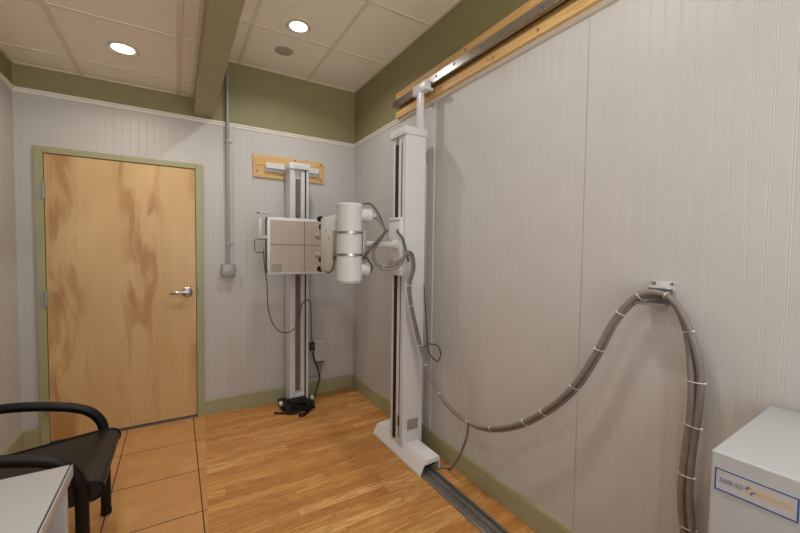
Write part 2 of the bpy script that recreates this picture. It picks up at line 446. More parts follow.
downlight(-.790, -4.1, ZC, emR, COOL, 26 * PW, 'added unseen downlight in the high ceiling at the front wall', False)
b = MB(); b.lathe([(0, -.006), (.052, -.006), (.066, -.004), (.071, -.0005), (0, -.0005)], (-.797, -.415, ZC), (0, 0, 1), 40)  # flat grey disc under the ceiling tile
tag(b.build('ceiling_disc', M['disc'], origin=(-.797, -.415, ZC)), 'flat grey round disc in the ceiling tile nearest the back wall', 'ceiling speaker')

# ------------------------------------------------------------------ door
d = thing('door_1', ((DX0 + DX1) / 2, 0, 0), 'maple veneer door with olive frame and lever handle', 'door', kind='structure')
b = MB(); b.box(DX0 + .003, DX1 - .003, -.012, .032, .012, DZ - .003, .0015, 1); b.build('door_leaf', M['door'], d, False)
b = MB()
for xa, xb in ((FX0, DX0), (DX1, FX1)): b.box(xa, xb, -.022, .09, 0.0, FZ, .004)
b.box(DX0, DX1, -.022, .09, DZ, FZ, .004)
b.box(DX0, DX0 + .012, .034, .05, 0, DZ); b.box(DX1 - .012, DX1, .034, .05, 0, DZ); b.box(DX0, DX1, .034, .05, DZ - .012, DZ)
b.build('door_frame', M['greentrim'], d, False)
for zc in (1.785, 1.035, .265):
    b = MB(); b.cyl((DX0 + .000, -.026, zc - .056), (DX0 + .000, -.026, zc + .056), .009, 14, bev=.002)
    b.box(DX0 - .026, DX0 - .004, -.0255, -.0215, zc - .052, zc + .052); b.build('hinge', M['galv'], d)
b = MB(); b.box(DX0 + .003, DX1 - .003, -.016, -.0125, .012, .022, .001, 1); b.build('door_sweep', M['rubber'], d, False)
b = MB(); b.box(DX0, DX1, -.012, .09, 0, .006, .002); b.build('threshold', M['darksteel'], d, False)
hx, hz = -1.474, 1.044
b = MB(); b.lathe([(0, 0), (.039, 0), (.039, .007), (.032, .013), (.016, .016), (.012, .045), (0, .045)], (hx, -.012, hz), (0, -1, 0), 28)
lv = b.build('lever_handle', M['chrome'], d)
b = MB(); b.tube([(hx + .006, -.052, hz), (hx - .03, -.056, hz + .001), (hx - .075, -.056, hz + .002), (hx - .115, -.048, hz - .002)], .0115, 12, 6, flat=.8)
b.build('lever', M['chrome'], lv)
b = MB(); b.box(DX1 + .002, DX1 + .014, -.0235, -.0215, hz - .045, hz + .045, .0006, 1); b.build('strike_plate', M['darksteel'], d, False)

# ------------------------------------------------------------------ conduit on the back wall
cx = -1.169
c = thing('electrical_conduit', (cx, 0, 1.17), 'thin grey metal conduit running from the ceiling to a junction box beside the door', 'conduit')
b = MB(); b.cyl((cx, -.034, 1.27), (cx, -.034, ZC - .001), .0125, 16); b.build('pipe', M['galv'], c)
b = MB(); b.cyl((cx, -.034, 2.78), (cx, -.034, 2.83), .017, 16, bev=.002); b.cyl((cx + .015, -.034, 2.815), (cx + .030, -.034, 2.815), .004, 8); b.build('coupling', M['galv'], c)
b = MB(); b.cyl((cx, -.034, 1.268), (cx, -.034, 1.30), .017, 16, bev=.002); b.build('connector', M['galv'], c)
for z in (1.44, 2.30):
    b = MB(); b.box(cx - .015, cx + .015, -.049, -.0005, z - .010, z + .010, .003); b.box(cx + .013, cx + .042, -.004, -.0005, z - .010, z + .010, .001)
    b.cyl((cx + .030, -.004, z), (cx + .030, -.008, z), .005, 10); b.build('strap', M['galv'], c)
b = MB(); b.box(-1.222, -1.114, -.056, -.001, 1.166, 1.270, .006); jb = b.build('junction_box', M['galv'], c)
b = MB(); b.box(-1.220, -1.116, -.060, -.056, 1.168, 1.268, .003)
b.cyl((-1.168, -.060, 1.218), (-1.168, -.0615, 1.218), .012, 16); b.build('cover_plate', M['galv'], jb)
for x, z in ((-1.211, 1.177), (-1.125, 1.177), (-1.125, 1.259), (-1.211, 1.259)):
    b = MB(); b.cyl((x, -.0602, z), (x, -.063, z), .006, 10); b.build('screw', M['darksteel'], jb)

# ------------------------------------------------------------------ pine board on the back wall
wb = thing('mounting_board', (-.645, 0, 2.03), 'pine mounting board screwed to the back wall behind the wall stand top', 'wooden board')
b = MB(); b.box(-.966, -.326, -.019, -.001, 2.140, 2.230, .002); b.box(-.966, -.326, -.0175, -.001, 2.034, 2.139, .002); b.build('board', M['pine_x'], wb, False)
for x, z in ((-.935, 2.085), (-.36, 2.06), (-.36, 2.205), (-.60, 2.215)):
    b = MB(); b.cyl((x, -.017, z), (x, -.023, z), .009, 12); b.build('screw', M['darksteel'], wb)

# ------------------------------------------------------------------ wall stand (upright receptor)
ws = thing('wall_stand', (-.60, -.15, 0), 'tall aluminium x-ray wall stand on the back wall carrying a square cassette holder', 'x-ray wall stand')
CXa, CXb, CY = -.700, -.531, -.222
b = MB()   # extruded column with an open channel in the front
b.prism([(CXa, -.065), (CXa, CY + .006), (CXa + .006, CY), (-.661, CY), (-.661, CY + .035), (-.556, CY + .035), (-.556, CY), (CXb - .006, CY), (CXb, CY + .006), (CXb, -.065)], 2, .05, 2.105)
b.build('column', M['alu'], ws, False)
b = MB(); b.box(-.660, -.648, CY + .018, CY + .034, .06, 2.09); b.box(-.603, -.568, CY + .006, CY + .034, .06, 2.09, .002); b.build('guide_track', M['alu'], ws, False)
b = MB(); b.box(-.647, -.606, CY + .026, CY + .033, .14, 2.02); b.build('belt', M['belt'], ws, False)
b = MB(); b.box(-.567, -.5565, CY + .008, CY + .034, .06, 2.10); b.build('slot', M['slot'], ws, False)
b = MB(); b.box(-.658, -.570, CY - .001, CY + .034, .06, .12, .003); b.build('end_stop', M['alu'], ws)
b = MB(); b.box(-.708, -.526, CY - .012, -.045, 2.098, 2.150, .005); cp = b.build('cap', M['white'], ws)
b = MB(); b.box(-.680, -.560, CY - .0135, CY - .012, 2.112, 2.138, .0005, 1); b.build('name_plate', M['alu'], cp, False)
b = MB(); b.box(-.868, -.390, -.062, -.0195, 2.112, 2.160, .003); b.box(-.868, -.390, -.0235, -.0195, 2.09, 2.115); b.build('crossbar', M['white'], ws, False)
b = MB(); b.prism([(-.76, -.07), (-.52, -.07), (-.50, -.10), (-.50, -.26), (-.53, -.30), (-.74, -.30), (-.775, -.26), (-.775, -.10)], 2, .001, .045); bs = b.build('base_plate', M['slot'], ws, False)
for x in (-.776, -.499):
    b = MB(); b.cyl((x - .014, -.215, .055), (x + .014, -.215, .055), .021, 18, bev=.004); b.build('end_cap', M['white2'], bs)
b = MB(); b.box(-.655, -.555, -.262, CY + .002, 1.30, 1.56, .003); b.box(-.70, -.50, -.285, -.255, 1.28, 1.58, .004); b.build('carriage', M['darksteel'], ws)
# cassette holder
BKx0, BKx1, BKz0, BKz1, BKy = -.925, -.331, 1.196, 1.658, -.41
b = MB(); b.box(BKx0 + .006, BKx1 - .006, BKy + .018, -.286, BKz0 + .006, BKz1 - .006, .006); bk = b.build('cassette_holder', M['slot'], ws)
b = MB(); b.box(BKx0, BKx1, BKy + .002, BKy + .030, BKz0, BKz1, .005); b.build('front_frame', M['white'], bk)
b = MB(); b.box(BKx0 + .022, BKx1 - .022, BKy, BKy + .004, BKz0 + .022, BKz1 - .022, .0015, 1); b.build('front_panel', M['panel'], bk)
b = MB(); b.box(-.631, -.626, BKy - .0008, BKy + .001, BKz0 + .022, BKz1 - .022); b.box(BKx0 + .022, BKx1 - .022, BKy - .0008, BKy + .001, 1.436, 1.441); b.build('crosshair_line', M['line'], bk, False)
b = MB(); b.box(-.893, -.812, BKy - .0012, BKy, 1.217, 1.281); b.build('rating_label', M['label'], bk, False)
for z in (BKz0 + .03, BKz1 - .012):
    b = MB(); b.cyl((BKx0 - .006, BKy + .02, z), (BKx0 + .012, BKy + .02, z), .012, 14, bev=.002); b.build('corner_knob', M['black'], bk)
b = MB(); b.tube([(-.918, -.385, 1.478), (-1.005, -.385, 1.478), (-1.017, -.385, 1.470), (-1.017, -.385, 1.386), (-1.005, -.385, 1.376), (-.918, -.385, 1.376)], .0045, 8, 1, smooth=False); b.build('handle', M['darksteel'], bk)
b = MB(); b.box(-.990, -.958, -.386, -.372, 1.490, 1.645, .004); b.cyl((-.975, -.379, 1.645), (-.975, -.379, 1.69), .004, 8); b.cyl((-.99, -.379, 1.69), (-.915, -.379, 1.69), .006, 8); b.box(-.975, -.918, -.384, -.374, 1.49, 1.51); b.build('side_arm', M['white2'], bk)
b = MB(); b.lathe([(0, -.014), (.009, -.010), (.013, 0), (.009, .010), (0, .014)], (-.99, -.385, 1.69), (0, 0, 1), 14); b.build('knob', M['tan'], bk)
CABLE = [(-.953, -.40, 1.394), (-.950, -.42, 1.276), (-.931, -.42, 1.117), (-.92, -.42, .916), (-.87, -.42, .775), (-.782, -.40, .714), (-.692, -.36, .742), (-.635, -.30, .83), (-.60, -.25, .925), (-.555, -.235, .955), (-.517, -.21, .935), (-.505, -.20, .856), (-.500, -.20, .674), (-.492, -.19, .56), (-.47, -.12, .50), (-.452, -.075, .485)]
b = MB(); b.tube(CABLE, .0045, 8, 6)
tag(b.build('looping_cable', M['hvdark'], origin=CABLE[0]), 'thin dark cord looping from the cassette holder across the wall stand to the outlet', 'cord')

# outlet raceway and its cord
ob = thing('outlet_box', (-.358, 0, .33), 'white surface outlet box low on the back wall beside the wall stand', 'outlet')
b = MB(); b.box(-.418, -.300, -.038, -.001, .325, .535, .006); b.build('box', M['white'], ob)
b = MB(); b.box(-.408, -.310, -.041, -.038, .338, .522, .003); b.build('cover_plate', M['white2'], ob)
b = MB(); b.box(-.466, -.419, -.060, -.020, .440, .520, .006); b.box(-.458, -.436, -.068, -.060, .46, .50, .004)
tag(b.build('power_plug', M['rubber'], origin=(-.445, -.045, .425)), 'black plug adapter at the left side of the white outlet box', 'plug')
b = MB(); b.tube([(-.445, -.06, .43), (-.42, -.06, .34), (-.395, -.06, .265), (-.372, -.06, .185), (-.385, -.06, .12), (-.41, -.07, .06), (-.44, -.10, .012), (-.48, -.16, .012)], .0065, 8, 6)
tag(b.build('outlet_cable', M['black'], origin=(-.42, -.06, .34)), 'black cord dropping from the outlet plug to the floor', 'cord')
b = MB(); b.prism([(-.400, .318), (-.315, .318), (-.352, .245), (-.366, .245)], 1, -.030, -.008); b.tube([(-.36, -.019, .25), (-.335, -.022, .23), (-.385, -.045, .19), (-.46, -.07, .205), (-.50, -.11, .22)], .004, 8, 6)
tag(b.build('wall_bracket', M['hv'], origin=(-.358, -.02, .25)), 'small grey wedge hanger with thin wire under the outlet box', 'bracket')

# heap of black cable and power brick at the wall stand foot
hp = thing('cable_heap', (-.64, -.32, .045), 'tangled black cord and power brick heaped on the foot of the wall stand', 'cable heap')
b = MB(); b.box(-.72, -.56, -.300, -.215, .047, .092, .010); b.build('power_brick', M['black'], hp)
b = MB(); b.box(-.755, -.69, -.345, -.30, .001, .045, .008); b.build('plug', M['black'], hp)
random.seed(8)
pts = []
for i in range(46):
    a = i * .83; rr = .55 + .45 * random.random()
    pts.append((-.635 + .125 * rr * math.cos(a) + random.uniform(-.015, .015), -.325 + .045 * rr * math.sin(a) - .012, .010 + .03 * random.random() if math.sin(a) < .2 else .055 + .02 * random.random()))
b = MB(); b.tube(pts, .0065, 8, 4); b.build('cord', M['black'], hp)
b = MB(); b.tube([(-.70, -.35, .012), (-.76, -.33, .010), (-.80, -.30, .010), (-.845, -.275, .012)], .007, 8, 5); b.build('cord_tail', M['black'], hp)
b = MB(); b.tube([(-.60, -.36, .012), (-.62, -.43, .010), (-.67, -.44, .010), (-.66, -.40, .012), (-.60, -.405, .010), (-.575, -.37, .015)], .0065, 8, 6); b.build('cord_loop', M['black'], hp)

# ------------------------------------------------------------------ floor rail and wall rail
fr = thing('floor_rail', (-.18, -2.5, 0), 'dark grey steel floor rail running out from under the white stand base', 'floor rail')
RX0, RX1 = -.254, -.160
b = MB()
b.prism([(RX0, 0.001), (RX1, 0.001), (RX1, .030), (RX1 - .012, .030), (RX1 - .012, .010), (-.186, .010), (-.186, .018), (-.206, .018), (-.206, .010), (RX0 + .03, .010), (RX0 + .012, .012), (RX0, .006)], 1, -4.45, -.95)
b.build('channel', M['darksteel'], fr, False)
for y in (-1.985, -2.7, -3.4):
    b = MB(); b.cyl((RX0 + .05, y, .0095), (RX0 + .05, y, .0125), .008, 12); b.build('bolt', M['black'], fr)
rb = thing('rail_board', (0, -2.6, 2.54), 'long pine board pair along the top of the right wall holding the overhead rail', 'wooden board')
b = MB(); b.box(-.040, -.0165, -4.45, -.885, 2.545, 2.640, .003); b.build('upper_board', M['pine_y'], rb, False)
b = MB(); b.box(-.040, -.0165, -4.45, -.885, 2.445, 2.500, .003); b.build('lower_board', M['pine_y'], rb, False)
b = MB(); b.box(-.0165, -.001, -4.45, -.900, 2.470, 2.630); b.build('backing_board', M['pine_y'], rb, False)
for y, z in ((-1.284, 2.61), (-1.40, 2.48), (-1.72, 2.615), (-1.95, 2.47), (-2.25, 2.47)):
    b = MB(); b.cyl((-.039, y, z), (-.0425, y, z), .007, 10); b.build('screw', M['darksteel'], rb)
orl = thing('overhead_rail', (-.06, -2.6, 2.53), 'long polished steel rail bolted along the pine boards high on the right wall', 'overhead rail')
b = MB(); b.prism([(-.0405, 2.516), (-.0405, 2.568), (-.072, 2.568), (-.076, 2.564), (-.076, 2.516), (-.072, 2.512), (-.060, 2.512), (-.060, 2.516)], 1, -4.45, -.905); b.build('rail', M['steel'], orl, False)
for y in (-1.473, -1.656, -1.894, -2.029, -2.298, -2.6, -2.9):
    b = MB(); b.cyl((-.0755, y, 2.545), (-.081, y, 2.545), .008, 12, bev=.001); b.build('bolt', M['darksteel'], orl)

# ------------------------------------------------------------------ tube stand
ts = thing('tube_stand', (-.16, -1.34, 0), 'tall white x-ray tube stand column with floor base riding the dark rail', 'x-ray tube stand')
X0, X1, Y0, Y1 = -.250, -.092, -1.392, -1.228
b = MB()
b.prism([(X0 + .004, Y0), (X1 - .003, Y0), (X1, Y0 + .004), (X1, Y1), (X0, Y1), (X0, -1.248), (X0 + .03, -1.248), (X0 + .03, -1.301), (X0, -1.301), (X0, -1.329), (X0 + .012, -1.329), (X0 + .012, -1.350), (X0, -1.350), (X0, Y0 + .004)], 2, .075, 2.17)
co = b.build('column', M['white'], ts, False)
b = MB(); b.box(X0 + .004, X0 + .0295, -1.300, -1.249, .09, 2.12); b.build('slot', M['slot'], co, False)
b = MB(); b.box(X0 + .004, X0 + .0115, -1.3495, -1.3295, .12, 2.12); b.build('belt', M['belt'], co, False)
b = MB(); b.box(X0 - .002, X0 + .006, -1.352, -1.326, .20, .27, .001, 1); b.build('belt_clip', M['rubber'], co, False)
b = MB(); b.box(-.214, -.128, Y0 - .0012, Y0, .180, .255); b.build('rating_label', M['label'], co, False)
b = MB(); b.box(X0 - .014, X1 + .002, Y0 - .012, Y1 + .030, 2.166, 2.216, .004); b.build('cap', M['white'], ts)
b = MB(); b.box(-.124, -.094, -1.365, -1.315, 2.205, 2.50, .003); b.build('top_post', M['white'], ts)
b = MB(); b.box(-.126, -.0775, -1.420, -1.265, 2.470, 2.535, .004); b.box(-.126, -.0775, -1.445, -1.415, 2.462, 2.478, .003); b.build('rail_guide', M['white'], ts)
# base trolley
b = MB()
b.prism([(-.272, .003), (-.266, .003), (-.234, .066), (-.124, .072), (-.124, .020), (-.117, .020), (-.117, .086), (-.121, .089), (-.232, .080), (-.236, .077), (-.272, .018)], 1, -1.636, -1.00)
bse = b.build('base', M['whitebase'], ts, False)
b = MB(); b.prism([(-.228, .078), (-.118, .087), (-.118, .096), (-.122, .099), (-.224, .091), (-.228, .088)], 1, -1.634, -1.02); b.build('base_cover', M['whitebase'], bse, False)
b = MB(); b.box(-.226, -.126, -1.60, -1.02, .032, .065); b.build('roller_block', M['slot'], bse)
# carriage and tube head
b = MB(); b.box(-.284, X0 - .001, -1.385, -1.235, 1.235, 1.605, .006); b.box(-.288, -.256, -1.38, -1.24, 1.600, 1.622, .004); ca = b.build('carriage', M['white'], ts)
b = MB(); b.box(-.292, -.2845, -1.38, -1.24, 1.30, 1.335, .003); b.build('lock_lever', M['tan'], ca)
b = MB(); b.cyl((-.2842, -1.355, 1.530), (-.289, -1.355, 1.530), .012, 14); b.build('cable_hole', M['black'], ca)
b = MB(); b.cyl((-.283, -1.335, 1.438), (-.56, -1.335, 1.438), .021, 20); b.lathe([(0, 0), (.033, 0), (.033, .02), (.024, .03), (0, .03)], (-.284, -1.335, 1.438), (-1, 0, 0), 20); b.build('support_arm', M['white2'], ts)
TX, TY, TR = -.620, -1.335, .0795
b = MB(); b.lathe([(0, 0), (.060, 0), (.070, .004), (.070, .012), (TR, .016), (TR, .470), (TR + .003, .476), (TR + .003, .486), (.072, .492), (0, .492)], (TX, TY, 1.195), (0, 0, 1), 40); tu = b.build('tube_housing', M['white'], ts)
for z in (1.372, 1.508):
    b = MB(); b.lathe([(TR, -.007), (TR + .004, -.007), (TR + .004, .007), (TR, .007)], (TX, TY, z), (0, 0, 1), 40); b.box(TX - .012, TX + .012, TY - TR - .012, TY - TR - .001, z - .009, z + .009, .002)
    b.build('clamp_strap', M['steel'], tu)
b = MB(); b.box(TX + .070, TX + .096, TY - .05, TY + .05, 1.35, 1.53, .004); b.build('yoke', M['galv'], tu)
b = MB(); b.box(TX - .045, TX + .045, TY + TR - .012, -1.188, 1.352, 1.532, .004); b.box(TX - .062, TX - .04, -1.262, -1.205, 1.36, 1.525, .003); b.build('tube_mount', M['galv'], tu)
b = MB(); b.box(TX - .064, TX - .05, -1.25, -1.21, 1.335, 1.375, .003); b.build('mount_knob', M['belt'], tu)
for z, L in ((1.622, .152), (1.282, .138)):
    b = MB(); b.lathe([(0, 0), (.040, 0), (.040, L - .045), (.044, L - .045), (.044, L - .02), (.034, L - .006), (.018, L), (.014, L + .018), (0, L + .018)], (TX, TY - .01, z), (1, 0, 0), 28); b.build('cable_cup', M['white'], tu)
# collimator
b = MB(); b.box(-.660, -.520, -1.188, -.905, 1.252, 1.628, .008); cm = b.build('collimator', M['white'], ts)
for z in (1.262, 1.622):
    b = MB(); b.cyl((-.655, -.895, z), (-.655, -.865, z), .021, 16, bev=.004); b.build('corner_bumper', M['black'], cm)
for z in (1.33, 1.565):
    b = MB(); b.box(-.666, -.650, -.908, -.882, z - .018, z + .018, .004); b.build('latch', M['black'], cm)
for z in (1.362, 1.502):
    b = MB(); b.cyl((-.645, -.900, z), (-.645, -.800, z), .026, 20, bev=.006); b.build('knob', M['tan'], cm)
for y, z in ((-1.02, 1.535), (-1.08, 1.475)):
    b = MB(); b.cyl((-.660, y, z), (-.6625, y, z), .007, 12); b.build('screw', M['darksteel'], cm)
b = MB(); b.tube([(-.655, -1.0, 1.258), (-.664, -1.05, 1.248), (-.668, -1.12, 1.252), (-.672, -1.19, 1.285), (-.680, -1.235, 1.345)], .005, 8, 6); b.build('collimator_cable', M['hvdark'], cm)

# ------------------------------------------------------------------ cables
MAIN = [(-.292, -1.49, 1.393), (-.255, -1.488, 1.372), (-.240, -1.482, 1.285), (-.266, -1.475, 1.181), (-.248, -1.475, 1.051), (-.207, -1.475, .898), (-.176, -1.482, .782),
        (-.165, -1.558, .637), (-.155, -1.675, .518), (-.147, -1.813, .45), (-.138, -1.951, .433), (-.13, -2.096, .467), (-.12, -2.271, .56), (-.11, -2.43, .696), (-.10, -2.541, .831),
        (-.09, -2.622, .983), (-.08, -2.684, 1.127), (-.07, -2.743, 1.216), (-.06, -2.783, 1.247), (-.055, -2.824, 1.256), (-.055, -2.86, 1.247), (-.05, -2.893, 1.202), (-.05, -2.925, 1.115),
        (-.05, -2.947, .994), (-.05, -2.949, .874), (-.05, -2.937, .731), (-.05, -2.93, .587), (-.05, -2.94, .487), (-.05, -2.96, .36), (-.05, -2.99, .24), (-.055, -3.03, .12), (-.06, -3.065, .02)]
UP = [(-.54, -1.37, 1.41), (-.555, -1.39, 1.315)]
A_ = [(-.455, -1.345, 1.622), (-.440, -1.355, 1.610), (-.418, -1.365, 1.583), (-.388, -1.37, 1.533), (-.425, -1.375, 1.467), (-.474, -1.385, 1.400), (-.468, -1.395, 1.333), (-.424, -1.41, 1.300), (-.355, -1.44, 1.312), (-.312, -1.468, 1.350)]
B_ = [(-.458, -1.345, 1.615), (-.432, -1.375, 1.590), (-.396, -1.385, 1.535), (-.440, -1.392, 1.462), (-.486, -1.40, 1.395), (-.476, -1.412, 1.318), (-.422, -1.43, 1.278), (-.350, -1.455, 1.292), (-.306, -1.474, 1.334)]
cb = thing('cable_bundle', (-.1, -2.0, .433), 'thick grey high voltage cable bundle drooping along the right wall with white ties', 'cable bundle')
dense = catmull([Vector(p) for p in MAIN], 5)
SPREAD = [(0, .45), (30, .45), (45, .62), (60, .62), (72, .42), (86, .30), (98, .22), (106, .75), (114, 1.0), (400, 1.0)]
def pair_dir(path, i):
    n = len(path)
    t = (path[min(i + 1, n - 1)] - path[max(i - 1, 0)]).normalized()
    nn = t.cross(Vector((1, 0, 0))); nn = nn.normalized() if nn.length > .05 else Vector((0, 0, 1))
    side = t.cross(nn).normalized()
    if side.x > 0: side = -side
    for (i0, c0), (i1, c1) in zip(SPREAD, SPREAD[1:]):
        if i0 <= i <= i1:
            c = c0 + (c1 - c0) * (i - i0) / (i1 - i0); break
    return t, (nn * c + side * math.sqrt(max(0, 1 - c * c))).normalized()
def offset(path, amt, wob, ph):
    out = []
    n = len(path)
    for i, p in enumerate(path):
        t, d_ = pair_dir(path, i)
        s_ = i / n
        out.append(p + d_ * (amt + math.sin(s_ * 46 + ph) * wob) + t.cross(d_) * (.002 * math.sin(s_ * 30 + ph)))
    return out
def build_cable(first, off, ph, r, name, m):
    path = offset(dense, off, .0025, ph)
    b = MB(); full = [Vector(p) for p in catmull([Vector(q) for q in first], 6)][:-2] + path
    b.tube(full, r, 12, 1, smooth=False, taper=(.72, 70, 90)); b.build(name, m, cb)
build_cable(A_, .0116, 0.0, .0112, 'cable', M['hv'])
build_cable(B_, -.0116, 2.1, .0112, 'cable', M['hv'])
# thin low-voltage leads riding on the bundle
b = MB(); b.tube(offset(dense, .002, .003, 1.0)[2:150], .0065, 8, 1, smooth=False); b.build('control_lead', M['hvdark'], cb)
b = MB(); b.tube([(-.287, -1.355, 1.530), (-.300, -1.385, 1.520), (-.285, -1.41, 1.490), (-.268, -1.42, 1.438), (-.260, -1.435, 1.38), (-.256, -1.45, 1.33)], .007, 8, 6); b.build('control_lead', M['hvdark'], cb)
b = MB(); b.tube([(-.392, -1.41, 1.535), (-.44, -1.41, 1.482), (-.496, -1.41, 1.428), (-.532, -1.40, 1.38), (-.545, -1.38, 1.345)], .009, 8, 6); b.build('stator_lead', M['hvdark'], cb)
b = MB(); b.tube([(-.54, -1.405, 1.36), (-.51, -1.40, 1.325), (-.488, -1.39, 1.29), (-.498, -1.37, 1.258), (-.53, -1.355, 1.262)], .006, 8, 6); b.build('stator_lead', M['hvdark'], cb)
b = MB(); b.tube([(-.15, -1.935, .43), (-.140, -1.915, .36), (-.13, -1.878, .28), (-.11, -1.81, .17), (-.085, -1.72, .06), (-.060, -1.66, .012), (-.07, -1.64, .012), (-.105, -1.625, .02), (-.128, -1.595, .045)], .0075, 8, 6); b.build('control_lead', M['hv'], cb)
def tie(pos, tan, nn, R=.0245):
    b = MB(); tn = Vector(tan).normalized(); nn = (nn - tn * nn.dot(tn)).normalized(); sd = tn.cross(nn)
    b.ring((0, 0, 0), (0, 0, 1), R, .0018, 24, 8)
    b.box(R - .003, R + .004, -.005, .005, -.003, .003, .001)
    # squash into an oval around the two cables
    mt = Matrix((nn, sd * .56, tn)).transposed().to_4x4(); mt.translation = Vector(pos)
    bmesh.ops.transform(b.bm, matrix=mt, verts=b.bm.verts[:]); b.build('cable_tie', M['tie'], cb)
for i in (15, 20, 30, 34, 40, 49, 55, 61, 64, 70, 76, 82, 88, 99, 109, 116, 122, 128, 136):
    if i + 1 < len(dense): tie(dense[i], dense[i + 1] - dense[i - 1], pair_dir(dense, i)[1])
tie(Vector(A_[3]) + Vector((-.003, -.006, 0)), Vector(A_[4]) - Vector(A_[2]), Vector((1, 0, 0)), .016)
tie(Vector(A_[7]) + Vector((0, -.010, -.011)), Vector(A_[8]) - Vector(A_[6]), Vector((0, 0, 1)), .022)
b = MB(); b.tube([(-.555, -1.34, 1.675), (-.53, -1.35, 1.692), (-.488, -1.355, 1.694), (-.445, -1.36, 1.653), (-.412, -1.365, 1.595), (-.392, -1.378, 1.545)], .006, 8, 6); b.build('control_lead', M['hvdark'], cb)
# wall hook for the bundle
hk = thing('cable_hook', (-.02, -2.815, 1.27), 'small white metal bracket on the right wall holding up the thick grey cables', 'bracket')
b = MB(); b.box(-.006, -.001, -2.856, -2.780, 1.262, 1.298, .002); b.build('wall_plate', M['alu'], hk)
b = MB(); b.prism([(-.004, 1.272), (-.040, 1.272), (-.044, 1.275), (-.044, 1.284), (-.040, 1.284), (-.040, 1.277), (-.004, 1.277)], 1, -2.848, -2.788); b.build('hook', M['alu'], hk, False)
b = MB(); b.prism([(-.008, 1.272), (-.014, 1.272), (-.014, 1.222), (-.096, 1.222), (-.096, 1.214), (-.008, 1.214)], 1, -2.852, -2.770); b.build('saddle', M['hv'], hk, False)
for y in (-2.848, -2.788):
    b = MB(); b.cyl((-.006, y, 1.290), (-.010, y, 1.290), .006, 10); b.build('screw', M['darksteel'], hk)
GW = [(-.117, -1.4285, 1.170), (-.125, -1.45, 1.10), (-.140, -1.485, 1.016), (-.136, -1.5, .849), (-.126, -1.5, .748), (-.085, -1.5, .689), (-.045, -1.5, .662), (-.022, -1.5, .707), (-.047, -1.505, .765), (-.111, -1.505, .787), (-.158, -1.505, .775)]
b = MB(); b.tube(GW, .0045, 8, 8)
tag(b.build('ground_wire', M['greenwire'], origin=GW[3]), 'thin dark green wire hanging in a curl beside the white column', 'wire')

# ------------------------------------------------------------------ generator cabinet
gc = thing('generator_cabinet', (-.27, -3.45, 0), 'white steel generator cabinet with a blue and orange name plate at the right wall', 'cabinet')
b = MB(); b.box(-.500, -.035, -3.60, -3.149, .03, .954, .006, 3); b.build('body', M['cab'], gc)
b = MB(); b.box(-.47, -.06, -3.57, -3.18, .001, .035); b.build('plinth', M['slot'], gc, False)
LX = -.5005
Ya, Yb, Za, Zb = -3.1585, -3.2915, .868, .9175
b = MB(); b.box(LX - .0008, LX + .0002, Yb, Ya, Za, Zb); lp = b.build('name_plate', M['tag'], gc, False)
b = MB(); w = .0026; x0_, x1_ = LX - .0013, LX - .0006
b.box(x0_, x1_, Yb, Ya, Zb - w, Zb); b.box(x0_, x1_, Yb, Ya, Za, Za + w); b.box(x0_, x1_, Ya - w, Ya, Za, Zb); b.box(x0_, x1_, Yb, Yb + w, Za, Zb)
b.build('plate_border', M['blue'], lp, False)
